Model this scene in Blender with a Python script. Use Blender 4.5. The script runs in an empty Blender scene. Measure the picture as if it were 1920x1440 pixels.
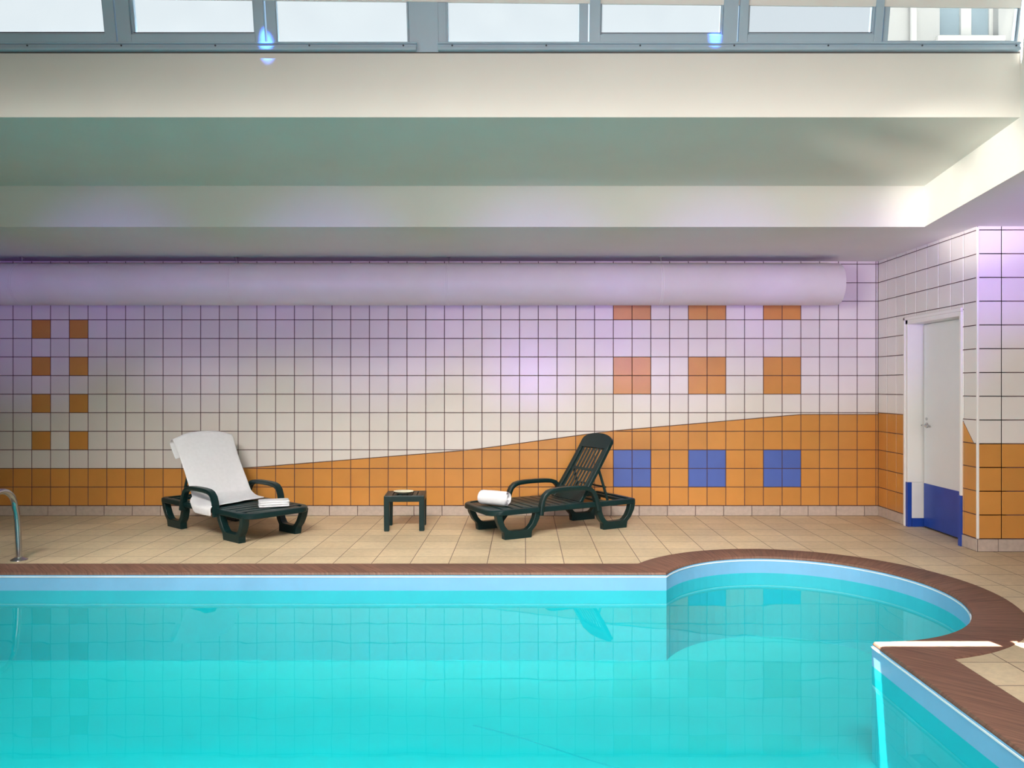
import bpy, bmesh, math, random
from mathutils import Vector, Matrix, noise
from mathutils.geometry import tessellate_polygon
random.seed(4)
PI = math.pi
S = bpy.context.scene
COL = S.collection

# ------------------------------------------------------------------ view
S.view_settings.view_transform = 'Standard'
S.view_settings.look = 'None'
S.view_settings.gamma = 1
S.view_settings.use_curve_mapping = False
S.view_settings.exposure = 0.0
S.cycles.use_denoising = True
S.cycles.max_bounces = 10
S.cycles.diffuse_bounces = 6
S.cycles.transparent_max_bounces = 16
S.cycles.sample_clamp_indirect = 6.0
S.cycles.caustics_reflective = False
S.cycles.caustics_refractive = False

F, CX, HY, CZ = 1450.0, 982.0, 725.0, 1.376
D = 8.2457                      # distance of the back wall


def PX(px, Y):
    return (px - CX) / F * Y


def PZ(py, Y):
    return CZ - (py - HY) / F * Y


cam_d = bpy.data.cameras.new('camera')
cam = bpy.data.objects.new('camera', cam_d)
COL.objects.link(cam)
cam.location = (0, 0, CZ)
cam.rotation_euler = (PI / 2, 0, 0)
cam_d.sensor_width = 36
cam_d.lens = F / 1920 * 36
cam_d.shift_x = -(CX - 960) / 1920
cam_d.shift_y = (HY - 720) / 1920
cam_d.clip_end = 200
S.camera = cam


# ------------------------------------------------------------------ materials
def srgb(r, g, b):
    def f(c):
        c /= 255
        return c / 12.92 if c <= 0.04045 else ((c + 0.055) / 1.055) ** 2.4
    return (f(r), f(g), f(b), 1)


def mat(name, col, rough=0.5, metal=0.0, spec=0.5, var=0.0, nscale=8.0, bump=0.0, bscale=60.0, island=0.0):
    m = bpy.data.materials.new(name)
    m.use_nodes = True
    nt = m.node_tree
    b = nt.nodes['Principled BSDF']
    b.inputs['Base Color'].default_value = col
    b.inputs['Roughness'].default_value = rough
    b.inputs['Metallic'].default_value = metal
    b.inputs['Specular IOR Level'].default_value = spec
    tc = nt.nodes.new('ShaderNodeTexCoord')
    if var > 0 or island > 0:
        fac = None
        if var > 0:
            n = nt.nodes.new('ShaderNodeTexNoise')
            n.inputs['Scale'].default_value = nscale
            n.inputs['Detail'].default_value = 5
            nt.links.new(tc.outputs['Object'], n.inputs['Vector'])
            mr = nt.nodes.new('ShaderNodeMapRange')
            mr.inputs['From Min'].default_value = 0.25
            mr.inputs['From Max'].default_value = 0.75
            mr.inputs['To Min'].default_value = 1 - var
            mr.inputs['To Max'].default_value = 1 + var
            nt.links.new(n.outputs['Fac'], mr.inputs['Value'])
            fac = mr.outputs['Result']
        if island > 0:
            g = nt.nodes.new('ShaderNodeNewGeometry')
            mr2 = nt.nodes.new('ShaderNodeMapRange')
            mr2.inputs['To Min'].default_value = 1 - island
            mr2.inputs['To Max'].default_value = 1 + island
            nt.links.new(g.outputs['Random Per Island'], mr2.inputs['Value'])
            if fac is None:
                fac = mr2.outputs['Result']
            else:
                mu = nt.nodes.new('ShaderNodeMath')
                mu.operation = 'MULTIPLY'
                nt.links.new(fac, mu.inputs[0])
                nt.links.new(mr2.outputs['Result'], mu.inputs[1])
                fac = mu.outputs[0]
        vm = nt.nodes.new('ShaderNodeVectorMath')
        vm.operation = 'SCALE'
        vm.inputs[0].default_value = col[:3]
        nt.links.new(fac, vm.inputs['Scale'])
        nt.links.new(vm.outputs[0], b.inputs['Base Color'])
    if bump > 0:
        n2 = nt.nodes.new('ShaderNodeTexNoise')
        n2.inputs['Scale'].default_value = bscale
        n2.inputs['Detail'].default_value = 4
        nt.links.new(tc.outputs['Object'], n2.inputs['Vector'])
        bp = nt.nodes.new('ShaderNodeBump')
        bp.inputs['Strength'].default_value = bump
        bp.inputs['Distance'].default_value = 0.01
        nt.links.new(n2.outputs['Fac'], bp.inputs['Height'])
        nt.links.new(bp.outputs[0], b.inputs['Normal'])
    return m


M = {}
M['tile_white'] = mat('glazed_white_tile', (0.72, 0.69, 0.66, 1), 0.28, var=0.03, nscale=3, island=0.025)
M['tile_orange'] = mat('glazed_orange_tile', (0.57, 0.255, 0.058, 1), 0.3, var=0.05, nscale=6, island=0.06)
M['tile_blue'] = mat('glazed_blue_tile', (0.075, 0.135, 0.46, 1), 0.3, var=0.04, nscale=6, island=0.04)
M['grout'] = mat('dark_grout', (0.085, 0.045, 0.05, 1), 0.9, var=0.15, nscale=30)
M['skirting'] = mat('pinkish_skirting_tile', (0.46, 0.385, 0.335, 1), 0.5, var=0.12, nscale=25, island=0.06)
M['plaster'] = mat('painted_plaster', (0.74, 0.73, 0.69, 1), 0.85, var=0.02, nscale=2, bump=0.04, bscale=90)
M['white_paint'] = mat('white_gloss_paint', (0.78, 0.77, 0.75, 1), 0.4, var=0.02, nscale=5)
M['door_white'] = mat('door_white_paint', (0.70, 0.72, 0.74, 1), 0.4, var=0.02, nscale=4)
M['door_blue'] = mat('blue_kick_paint', (0.012, 0.055, 0.34, 1), 0.35, var=0.08, nscale=8)
M['dark_gap'] = mat('dark_rubber', (0.02, 0.018, 0.018, 1), 0.8, var=0.1)
M['steel'] = mat('brushed_steel', (0.55, 0.56, 0.57, 1), 0.22, metal=1, var=0.05, nscale=20)
M['duct'] = mat('painted_duct', (0.74, 0.72, 0.69, 1), 0.5, var=0.03, nscale=4)
M['alu'] = mat('blue_grey_aluminium', (0.37, 0.49, 0.60, 1), 0.4, metal=0.0, var=0.03, nscale=5)
M['alu_dark'] = mat('dark_seal', (0.05, 0.06, 0.08, 1), 0.6, var=0.1)
M['green_plastic'] = mat('dark_green_plastic', (0.003, 0.020, 0.021, 1), 0.38, spec=0.3, var=0.12, nscale=15, bump=0.05, bscale=250)
M['terry'] = mat('white_terry_towel', (0.80, 0.82, 0.86, 1), 0.95, spec=0.1, var=0.03, nscale=30, bump=0.35, bscale=420)
M['cream'] = mat('cream_ceramic', (0.80, 0.77, 0.60, 1), 0.4, var=0.05, nscale=30)
M['liner'] = mat('pale_blue_pool_liner', (0.20, 0.45, 0.70, 1), 0.5, var=0.06, nscale=4)
M['liner_floor'] = mat('pale_turquoise_pool_floor', (0.006, 0.66, 0.70, 1), 0.5, var=0.04, nscale=2)
M['liner_wall'] = mat('shaded_turquoise_pool_wall', (0.010, 0.50, 0.57, 1), 0.5, var=0.05, nscale=2)  # darker than the floor: the walls' underwater shade is put into this colour
M['bead'] = mat('white_liner_bead', (0.8, 0.82, 0.84, 1), 0.5, var=0.03)
M['facade'] = mat('pale_render', (0.50, 0.50, 0.50, 1), 0.9, var=0.03, nscale=3)
M['facade_glass'] = mat('house_window_glass', (0.28, 0.36, 0.42, 1), 0.15, var=0.1, nscale=2)
M['roof_out'] = mat('roof_membrane', (0.10, 0.10, 0.10, 1), 0.9, var=0.1)


def floor_material():
    m = bpy.data.materials.new('beige_floor_tiles')
    m.use_nodes = True
    nt = m.node_tree
    b = nt.nodes['Principled BSDF']
    tc = nt.nodes.new('ShaderNodeTexCoord')
    mp = nt.nodes.new('ShaderNodeMapping')
    mp.inputs['Location'].default_value = (-0.015 + 3.0, 0.02 - 6.28 + 9.0, 0)
    br = nt.nodes.new('ShaderNodeTexBrick')
    br.offset = 0
    br.squash = 1
    br.inputs['Scale'].default_value = 1
    br.inputs['Brick Width'].default_value = 0.3
    br.inputs['Row Height'].default_value = 0.3
    br.inputs['Mortar Size'].default_value = 0.0036
    br.inputs['Mortar Smooth'].default_value = 0.3
    br.inputs['Color1'].default_value = (0.58, 0.455, 0.29, 1)
    br.inputs['Color2'].default_value = (0.67, 0.54, 0.36, 1)
    br.inputs['Mortar'].default_value = (0.11, 0.06, 0.035, 1)
    nt.links.new(tc.outputs['Object'], mp.inputs['Vector'])
    nt.links.new(mp.outputs[0], br.inputs['Vector'])
    n = nt.nodes.new('ShaderNodeTexNoise')
    n.inputs['Scale'].default_value = 22
    n.inputs['Detail'].default_value = 7
    n.inputs['Roughness'].default_value = 0.7
    nt.links.new(tc.outputs['Object'], n.inputs['Vector'])
    n2 = nt.nodes.new('ShaderNodeTexNoise')
    n2.inputs['Scale'].default_value = 1.3
    n2.inputs['Detail'].default_value = 3
    nt.links.new(tc.outputs['Object'], n2.inputs['Vector'])
    ad = nt.nodes.new('ShaderNodeMath')
    ad.operation = 'ADD'
    nt.links.new(n.outputs['Fac'], ad.inputs[0])
    nt.links.new(n2.outputs['Fac'], ad.inputs[1])
    mr = nt.nodes.new('ShaderNodeMapRange')
    mr.inputs['From Min'].default_value = 0.6
    mr.inputs['From Max'].default_value = 1.4
    mr.inputs['To Min'].default_value = 0.74
    mr.inputs['To Max'].default_value = 1.22
    nt.links.new(ad.outputs[0], mr.inputs['Value'])
    vm = nt.nodes.new('ShaderNodeVectorMath')
    vm.operation = 'SCALE'
    nt.links.new(br.outputs['Color'], vm.inputs[0])
    nt.links.new(mr.outputs['Result'], vm.inputs['Scale'])
    nt.links.new(vm.outputs[0], b.inputs['Base Color'])
    b.inputs['Roughness'].default_value = 0.5
    bp = nt.nodes.new('ShaderNodeBump')
    bp.inputs['Strength'].default_value = 0.15
    bp.inputs['Distance'].default_value = 0.004
    nt.links.new(br.outputs['Fac'], bp.inputs['Height'])
    bp.invert = True
    nt.links.new(bp.outputs[0], b.inputs['Normal'])
    return m


def coping_material():
    m = bpy.data.materials.new('brown_ribbed_coping')
    m.use_nodes = True
    nt = m.node_tree
    b = nt.nodes['Principled BSDF']
    uv = nt.nodes.new('ShaderNodeUVMap')
    uv.uv_map = 'UVMap'
    mp = nt.nodes.new('ShaderNodeMapping')
    mp.inputs['Scale'].default_value = (1.0, 0.07, 1)
    nt.links.new(uv.outputs[0], mp.inputs['Vector'])
    n = nt.nodes.new('ShaderNodeTexNoise')
    n.inputs['Scale'].default_value = 55
    n.inputs['Detail'].default_value = 6
    n.inputs['Roughness'].default_value = 0.65
    nt.links.new(mp.outputs[0], n.inputs['Vector'])
    cr = nt.nodes.new('ShaderNodeValToRGB')
    cr.color_ramp.elements[0].position = 0.3
    cr.color_ramp.elements[0].color = (0.10, 0.042, 0.027, 1)
    cr.color_ramp.elements[1].position = 0.72
    cr.color_ramp.elements[1].color = (0.27, 0.135, 0.09, 1)
    nt.links.new(n.outputs['Fac'], cr.inputs['Fac'])
    # joints every 0.3 m along the run
    br = nt.nodes.new('ShaderNodeTexBrick')
    br.offset = 0
    br.inputs['Scale'].default_value = 1
    br.inputs['Brick Width'].default_value = 0.3
    br.inputs['Row Height'].default_value = 50
    br.inputs['Mortar Size'].default_value = 0.0022
    br.inputs['Color1'].default_value = (0.92, 0.92, 0.92, 1)
    br.inputs['Color2'].default_value = (1.08, 1.08, 1.08, 1)
    br.inputs['Mortar'].default_value = (0.6, 0.6, 0.6, 1)
    mp2 = nt.nodes.new('ShaderNodeMapping')
    mp2.inputs['Location'].default_value = (3, 5, 0)
    nt.links.new(uv.outputs[0], mp2.inputs['Vector'])
    nt.links.new(mp2.outputs[0], br.inputs['Vector'])
    mx = nt.nodes.new('ShaderNodeVectorMath')
    mx.operation = 'MULTIPLY'
    nt.links.new(cr.outputs['Color'], mx.inputs[0])
    nt.links.new(br.outputs['Color'], mx.inputs[1])
    nt.links.new(mx.outputs[0], b.inputs['Base Color'])
    b.inputs['Roughness'].default_value = 0.6
    bp = nt.nodes.new('ShaderNodeBump')
    bp.inputs['Strength'].default_value = 0.25
    bp.inputs['Distance'].default_value = 0.005
    nt.links.new(n.outputs['Fac'], bp.inputs['Height'])
    nt.links.new(bp.outputs[0], b.inputs['Normal'])
    return m


WATER_TINT = (0.60, 0.99, 1.0, 1)


def water_material(name, top):
    m = bpy.data.materials.new(name)
    m.use_nodes = True
    nt = m.node_tree
    nt.nodes.clear()
    out = nt.nodes.new('ShaderNodeOutputMaterial')
    tr = nt.nodes.new('ShaderNodeBsdfTransparent')
    if top:
        tr.inputs[0].default_value = WATER_TINT
        gl = nt.nodes.new('ShaderNodeBsdfGlossy')
        gl.inputs['Roughness'].default_value = 0.012
        fr = nt.nodes.new('ShaderNodeFresnel')
        fr.inputs['IOR'].default_value = 1.26
        tc = nt.nodes.new('ShaderNodeTexCoord')
        n = nt.nodes.new('ShaderNodeTexNoise')
        n.inputs['Scale'].default_value = 2.2
        n.inputs['Detail'].default_value = 2
        nt.links.new(tc.outputs['Object'], n.inputs['Vector'])
        bp = nt.nodes.new('ShaderNodeBump')
        bp.inputs['Strength'].default_value = 0.02
        bp.inputs['Distance'].default_value = 0.05
        nt.links.new(n.outputs['Fac'], bp.inputs['Height'])
        nt.links.new(bp.outputs[0], gl.inputs['Normal'])
        mx = nt.nodes.new('ShaderNodeMixShader')
        ge = nt.nodes.new('ShaderNodeNewGeometry')
        iv = nt.nodes.new('ShaderNodeMath')
        iv.operation = 'SUBTRACT'
        iv.inputs[0].default_value = 1.0
        nt.links.new(ge.outputs['Backfacing'], iv.inputs[1])
        fm = nt.nodes.new('ShaderNodeMath')
        fm.operation = 'MULTIPLY'
        nt.links.new(fr.outputs[0], fm.inputs[0])
        nt.links.new(iv.outputs[0], fm.inputs[1])
        nt.links.new(fm.outputs[0], mx.inputs[0])
        nt.links.new(tr.outputs[0], mx.inputs[1])
        nt.links.new(gl.outputs[0], mx.inputs[2])
        nt.links.new(mx.outputs[0], out.inputs['Surface'])
    else:
        nt.links.new(tr.outputs[0], out.inputs['Surface'])
    return m


def glass_material(name, frost):
    m = bpy.data.materials.new(name)
    m.use_nodes = True
    nt = m.node_tree
    nt.nodes.clear()
    out = nt.nodes.new('ShaderNodeOutputMaterial')
    tr = nt.nodes.new('ShaderNodeBsdfTransparent')
    tr.inputs[0].default_value = (0.93, 0.96, 0.97, 1)
    gl = nt.nodes.new('ShaderNodeBsdfGlossy')
    gl.inputs['Roughness'].default_value = 0.05
    fr = nt.nodes.new('ShaderNodeFresnel')
    fr.inputs['IOR'].default_value = 1.45
    mx = nt.nodes.new('ShaderNodeMixShader')
    nt.links.new(fr.outputs[0], mx.inputs[0])
    if frost:
        tl = nt.nodes.new('ShaderNodeBsdfTranslucent')
        tl.inputs[0].default_value = (0.50, 0.53, 0.54, 1)
        tc = nt.nodes.new('ShaderNodeTexCoord')
        n = nt.nodes.new('ShaderNodeTexNoise')
        n.inputs['Scale'].default_value = 5
        nt.links.new(tc.outputs['Object'], n.inputs['Vector'])
        mr = nt.nodes.new('ShaderNodeMapRange')
        mr.inputs['To Min'].default_value = 0.02
        mr.inputs['To Max'].default_value = 0.06
        nt.links.new(n.outputs['Fac'], mr.inputs['Value'])
        m2 = nt.nodes.new('ShaderNodeMixShader')
        nt.links.new(mr.outputs['Result'], m2.inputs[0])
        nt.links.new(tr.outputs[0], m2.inputs[1])
        nt.links.new(tl.outputs[0], m2.inputs[2])
        nt.links.new(m2.outputs[0], mx.inputs[1])
    else:
        nt.links.new(tr.outputs[0], mx.inputs[1])
    nt.links.new(gl.outputs[0], mx.inputs[2])
    nt.links.new(mx.outputs[0], out.inputs['Surface'])
    return m


M['floor'] = floor_material()
M['coping'] = coping_material()
M['water_top'] = water_material('water_surface', True)
M['water_body'] = water_material('water_body', False)
M['frost'] = glass_material('frosted_glass', True)
M['clear'] = glass_material('clear_glass', False)


# ------------------------------------------------------------------ mesh helpers
class MB:
    """collects verts and faces for ONE mesh object"""

    def __init__(self):
        self.bm = bmesh.new()
        self.mi = 0

    def face(self, pts, mi=None):
        vs = [self.bm.verts.new(p) for p in pts]
        f = self.bm.faces.new(vs)
        f.material_index = self.mi if mi is None else mi
        return f

    def box(self, lo, hi, bevel=0.0, mat4=None, seg=2, mi=None):
        r = bmesh.ops.create_cube(self.bm, size=1)
        vs = r['verts']
        for v in vs:
            v.co = Vector([lo[i] + (v.co[i] + 0.5) * (hi[i] - lo[i]) for i in range(3)])
        fs = set(f for v in vs for f in v.link_faces)
        for f in fs:
            f.material_index = self.mi if mi is None else mi
        if bevel > 0:
            es = list(set(e for v in vs for e in v.link_edges))
            rb = bmesh.ops.bevel(self.bm, geom=es, offset=bevel, segments=seg, profile=0.5, affect='EDGES', clamp_overlap=True)
            for f in rb['faces']:
                f.material_index = self.mi if mi is None else mi
            vs = list(set(vs) & set(self.bm.verts) | set(rb['verts'])) if False else [v for v in set(rb['verts']) | set(x for x in vs if x.is_valid)]
        if mat4 is not None:
            for v in vs:
                v.co = mat4 @ v.co
        return vs

    def loft(self, rings, closed=True, caps=True):
        """rings: list of equal-length point lists"""
        vr = [[self.bm.verts.new(p) for p in r] for r in rings]
        n = len(vr[0])
        for a, b in zip(vr[:-1], vr[1:]):
            for i in range(n if closed else n - 1):
                j = (i + 1) % n
                f = self.bm.faces.new((a[i], a[j], b[j], b[i]))
                f.material_index = self.mi
        if caps and closed:
            for r in (vr[0], vr[-1]):
                f = self.bm.faces.new(r)
                f.material_index = self.mi
        return vr

    def tube(self, pts, r, n=12, caps=True, sx=1.0, up=None):
        pts = [Vector(p) for p in pts]
        rings = []
        ref = Vector(up) if up else None
        prev = None
        for i, p in enumerate(pts):
            t = (pts[min(i + 1, len(pts) - 1)] - pts[max(i - 1, 0)]).normalized()
            if prev is None:
                a = ref if ref else (Vector((0, 0, 1)) if abs(t.z) < 0.9 else Vector((1, 0, 0)))
                u = (a - t * a.dot(t)).normalized()
            else:
                u = (prev - t * prev.dot(t)).normalized()
            prev = u
            w = t.cross(u)
            rr = r[i] if isinstance(r, (list, tuple)) else r
            rings.append([p + u * rr * math.cos(2 * PI * k / n) + w * rr * sx * math.sin(2 * PI * k / n) for k in range(n)])
        self.loft(rings, True, caps)

    def sweep(self, pts, prof, side):
        """sweep a 2-D profile (a,b): a along fixed 'side' vector, b along the path normal"""
        pts = [Vector(p) for p in pts]
        side = Vector(side).normalized()
        rings = []
        for i, p in enumerate(pts):
            t = (pts[min(i + 1, len(pts) - 1)] - pts[max(i - 1, 0)]).normalized()
            nrm = side.cross(t).normalized()
            rings.append([p + side * a + nrm * b for a, b in prof])
        self.loft(rings)

    def lathe(self, prof, c, n=32, ax='z'):
        rings = []
        for r, h in prof:
            ring = []
            for k in range(n):
                a = 2 * PI * k / n
                q = (r * math.cos(a), r * math.sin(a), h)
                if ax == 'x':
                    q = (h, q[0], q[1])
                elif ax == 'y':
                    q = (q[0], h, q[1])
                ring.append(Vector(c) + Vector(q))
            rings.append(ring)
        self.loft(rings, True, True)

    def prism(self, poly, h0, h1, fn):
        """poly in 2-D, extruded between h0 and h1; fn(a,b,h) -> 3-D point"""
        a = [self.bm.verts.new(fn(x, y, h0)) for x, y in poly]
        b = [self.bm.verts.new(fn(x, y, h1)) for x, y in poly]
        n = len(poly)
        tris = tessellate_polygon([[Vector((x, y, 0)) for x, y in poly]])
        for vs in (a, b):
            for t in tris:
                f = self.bm.faces.new([vs[i] for i in t])
                f.material_index = self.mi
        for i in range(n):
            j = (i + 1) % n
            f = self.bm.faces.new((a[i], a[j], b[j], b[i]))
            f.material_index = self.mi

    def build(self, name, mats, parent=None, smooth=None, recalc=True, bevel=0.0):
        if recalc:
            bmesh.ops.recalc_face_normals(self.bm, faces=self.bm.faces)
        me = bpy.data.meshes.new(name)
        self.bm.to_mesh(me)
        self.bm.free()
        for m in (mats if isinstance(mats, (list, tuple)) else [mats]):
            me.materials.append(m)
        o = bpy.data.objects.new(name, me)
        COL.objects.link(o)
        if parent is not None:
            o.parent = parent
        if bevel > 0:
            bv = o.modifiers.new('edges', 'BEVEL')
            bv.width = bevel
            bv.segments = 2
            bv.limit_method = 'ANGLE'
            bv.angle_limit = math.radians(35)
        if smooth is not None:
            for p in me.polygons:
                p.use_smooth = True
            try:
                me.set_sharp_from_angle(angle=math.radians(smooth))
            except Exception:
                pass
        return o


def tag(o, label=None, cat=None, group=None, kind=None):
    if label:
        o['label'] = label
    if cat:
        o['category'] = cat
    if group:
        o['group'] = group
    if kind:
        o['kind'] = kind
    return o


def empty(name, loc, rz=0):
    o = bpy.data.objects.new(name, None)
    o.empty_display_size = 0.1
    COL.objects.link(o)
    o.location = loc
    o.rotation_euler = (0, 0, rz)
    return o


def copy_tree(o, parent=None):
    c = o.copy()
    COL.objects.link(c)
    if parent is not None:
        c.parent = parent
    for ch in [x for x in COL.objects if x.parent == o]:
        copy_tree(ch, c)
    return c


def structure(o, label, cat):
    return tag(o, label, cat, kind='structure')


# ------------------------------------------------------------------ tiled walls
TW = 0.2
Z0 = PZ(948, D)                 # top of the skirting
TH = 34.83 / (F / D)
WALL_TOP = 2.75
WX, WF = 3.782, 6.4457          # side wall, projecting front wall


def clip(poly, a, b, c):
    """keep a*x+b*y<=c"""
    out = []
    for i in range(len(poly)):
        p, q = poly[i], poly[(i + 1) % len(poly)]
        dp, dq = a * p[0] + b * p[1] - c, a * q[0] + b * q[1] - c
        if dp <= 0:
            out.append(p)
        if dp * dq < 0:
            t = dp / (dp - dq)
            out.append((p[0] + t * (q[0] - p[0]), p[1] + t * (q[1] - p[1])))
    return out


def poly_area(p):
    return 0.5 * sum(p[i][0] * p[(i + 1) % len(p)][1] - p[(i + 1) % len(p)][0] * p[i][1] for i in range(len(p)))


def add_tile(mb, poly, fn, mi, gap=0.0034, lift=0.003):
    """poly CCW in wall coordinates: a slightly domed-edge tile standing proud of the grout"""
    if len(poly) < 3 or abs(poly_area(poly)) < 2e-4:
        return
    cx = sum(p[0] for p in poly) / len(poly)
    cy = sum(p[1] for p in poly) / len(poly)

    def inset(d):
        r = []
        n = len(poly)
        for i in range(n):
            p0, p1, p2 = [Vector((*poly[k % n], 0)) for k in (i - 1, i, i + 1)]
            e1, e2 = (p1 - p0).normalized(), (p2 - p1).normalized()
            n1, n2 = Vector((-e1.y, e1.x, 0)), Vector((-e2.y, e2.x, 0))
            den = 1 + n1.dot(n2)
            q = p1 + (n1 + n2) * (d / max(den, 0.2))
            r.append((q.x, q.y))
        return r
    A = inset(gap)
    B = inset(gap + 0.0025)
    va = [mb.bm.verts.new(fn(x, y, 0.0)) for x, y in A]
    vb = [mb.bm.verts.new(fn(x, y, lift)) for x, y in B]
    n = len(poly)
    mb.bm.faces.new(vb).material_index = mi
    for i in range(n):
        j = (i + 1) % n
        mb.bm.faces.new((va[i], va[j], vb[j], vb[i])).material_index = mi


TILE_MATS = [M['grout'], M['tile_white'], M['tile_orange'], M['tile_blue']]

# ---- back wall: columns counted from the line seen at 24.5 px
U0 = PX(24.5, D)
UC = PX(1646.5, D)              # inner corner


def slope_z(u):
    px = u / D * F + CX
    pts = [(-9999, 878), (455, 878), (880, 844), (1147, 808), (1502.8, 777), (9999, 777)]
    for (a, ya), (b, yb) in zip(pts[:-1], pts[1:]):
        if a <= px <= b:
            return PZ(ya + (yb - ya) * (px - a) / (b - a), D)
    return PZ(777, D)


def wall_back():
    mb = MB()
    fn = lambda u, z, h: (u, D - h, z)
    mb.box((-8, D, -0.1), (WX + 0.15, D + 0.2, WALL_TOP), mi=0)
    c0 = int(math.floor((-8 - U0) / TW))
    c1 = 47
    orange = set()
    blue = set()
    for c in (1, 3):
        for r in (9, 7, 5, 3):
            orange.add((c, r))
    for c in (32, 33, 36, 37, 40, 41):
        for r in (10, 7, 6):
            orange.add((c, r))
        for r in (1, 2):
            blue.add((c, r))
    for c in range(c0, c1):
        a, b = U0 + c * TW, min(U0 + (c + 1) * TW, UC)
        a = max(a, -7.99)
        if b - a < 0.012:
            continue
        for r in range(0, 14):
            z0, z1 = Z0 + r * TH, min(Z0 + (r + 1) * TH, WALL_TOP)
            cell = [(a, z0), (b, z0), (b, z1), (a, z1)]
            if (c, r) in blue:
                add_tile(mb, cell, fn, 3)
                continue
            if (c, r) in orange:
                add_tile(mb, cell, fn, 2)
                continue
            sa, sb = slope_z(a), slope_z(b)
            if z1 <= min(sa, sb) + 0.004:
                add_tile(mb, cell, fn, 2)
            elif z0 >= max(sa, sb) - 0.004:
                add_tile(mb, cell, fn, 1)
            else:
                k = (sb - sa) / (b - a)
                cc = sa - k * a
                # below: z - k u <= cc
                add_tile(mb, clip(cell, -k, 1, cc), fn, 2)
                add_tile(mb, clip(cell, k, -1, -cc), fn, 1)
    o = mb.build('wall_back', TILE_MATS)
    return structure(o, 'white tiled back wall with orange wave band and coloured squares', 'wall')


DOOR_Y0, DOOR_Y1, DOOR_Z = 6.668, 7.648, 2.04       # opening outline of the frame


def wall_right():
    mb = MB()
    fn = lambda u, z, h: (WX - h, D - u, z)         # u runs from the corner towards the viewer
    L = D - WF
    ua, ub = D - DOOR_Y1, D - DOOR_Y0
    x1 = WX + 0.1385
    mb.box((WX, DOOR_Y1, -0.1), (x1 + 0.1, D + 0.2, WALL_TOP))
    mb.box((WX, WF, -0.1), (x1 + 0.1, DOOR_Y0, WALL_TOP))
    mb.box((WX, DOOR_Y0, DOOR_Z), (x1 + 0.1, DOOR_Y1, WALL_TOP))
    for c in range(9):
        a, b = c * TW, min((c + 1) * TW, L)
        for r in range(14):
            z0, z1 = Z0 + r * TH, min(Z0 + (r + 1) * TH, WALL_TOP)
            cell = [(a, z0), (b, z0), (b, z1), (a, z1)]
            if b > ua + 0.004 and a < ub - 0.004 and z0 < DOOR_Z:
                if z1 > DOOR_Z + 0.01:
                    cl = [(a, DOOR_Z), (b, DOOR_Z), (b, z1), (a, z1)]
                    if a < ua:
                        continue
                    add_tile(mb, cl, fn, 1)
                    if b > ub:
                        add_tile(mb, [(ub, z0), (b, z0), (b, DOOR_Z), (ub, DOOR_Z)], fn, 1)
                    continue
                cell = clip(cell, -1, 0, -ub) if b > ub else clip(cell, 1, 0, ua)
                if not cell:
                    continue
            if c < 4:
                add_tile(mb, cell, fn, 2 if r < 5 else 1)
            else:
                if r < 4:
                    add_tile(mb, cell, fn, 2)
                elif r == 4:
                    # cut orange triangle
                    zb = Z0 + 4 * TH
                    k = -(TH * 0.98) / (L - ub - 0.05)
                    cc = (zb + TH * 0.98) - k * ub
                    add_tile(mb, clip(cell, -k, 1, cc), fn, 2)
                    add_tile(mb, clip(cell, k, -1, -cc), fn, 1)
                else:
                    add_tile(mb, cell, fn, 1)
    o = mb.build('wall_right', TILE_MATS)
    return structure(o, 'short white and orange tiled side wall around the white door', 'wall')


def wall_right_front():
    mb = MB()
    fn = lambda u, z, h: (WX + u, WF - h, z)
    mb.box((WX + 0.003, WF, -0.1), (7.0, WF + 0.2, WALL_TOP))
    for c in range(16):
        a, b = c * TW, (c + 1) * TW
        for r in range(14):
            z0, z1 = Z0 + r * TH, min(Z0 + (r + 1) * TH, WALL_TOP)
            add_tile(mb, [(a, z0), (b, z0), (b, z1), (a, z1)], fn, 2 if r < 4 else 1)
    o = mb.build('wall_front_right', TILE_MATS)
    return structure(o, 'tiled wall nearest on the right, white over four orange rows', 'wall')


wall_back()
wall_right()
wall_right_front()


# ---- skirting tiles
def skirting(name, fn, u0, u1, label, phase=0.0):
    mb = MB()
    u = u0
    h = Z0
    mb.mi = 1
    n = int((u1 - u0 + phase) / 0.3) + 2
    for k in range(n):
        a, b = max(u0, u0 - phase + k * 0.3), min(u1, u0 - phase + (k + 1) * 0.3)
        if b - a < 0.02:
            continue
        add_tile(mb, [(a, 0.0), (b, 0.0), (b, h - 0.001), (a, h - 0.001)], fn, 0, gap=0.002, lift=0.009)
    # grout behind
    q = [fn(u0, 0, 0.001), fn(u1, 0, 0.001), fn(u1, h, 0.001), fn(u0, h, 0.001)]
    mb.face(q, 1)
    o = mb.build(name, [M['skirting'], M['grout']])
    return structure(o, label, 'skirting')


skirting('baseboard_back', lambda u, z, h: (u, D - h, z), -8, WX, 'pinkish tile skirting along the back wall', phase=0.07)
skirting('baseboard_right', lambda u, z, h: (WX - h, D - u, z), 0.01, D - DOOR_Y1, 'short tile skirting left of the white door', phase=0.1)
skirting('baseboard_door', lambda u, z, h: (WX - h, D - u, z), D - DOOR_Y0, D - WF, 'tile skirting piece between door and corner')
skirting('baseboard_front_right', lambda u, z, h: (WX + u, WF - h, z), 0, 3.2, 'tile skirting under the nearest right wall', phase=0.13)

# white corner bead
mb = MB()
mb.box((WX - 0.006, WF - 0.006, Z0), (WX + 0.012, WF + 0.012, 2.705), bevel=0.003)
structure(mb.build('trim_1', M['white_paint']), 'white corner bead on the projecting tiled wall', 'trim')


# ------------------------------------------------------------------ pool outline
EC = (1.885, 5.2)
RX, RY = 0.955, 1.043
CW = 0.29
PL, PR, PBK, PNR = -5.0, 1.88, 5.70, 1.95


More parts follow.
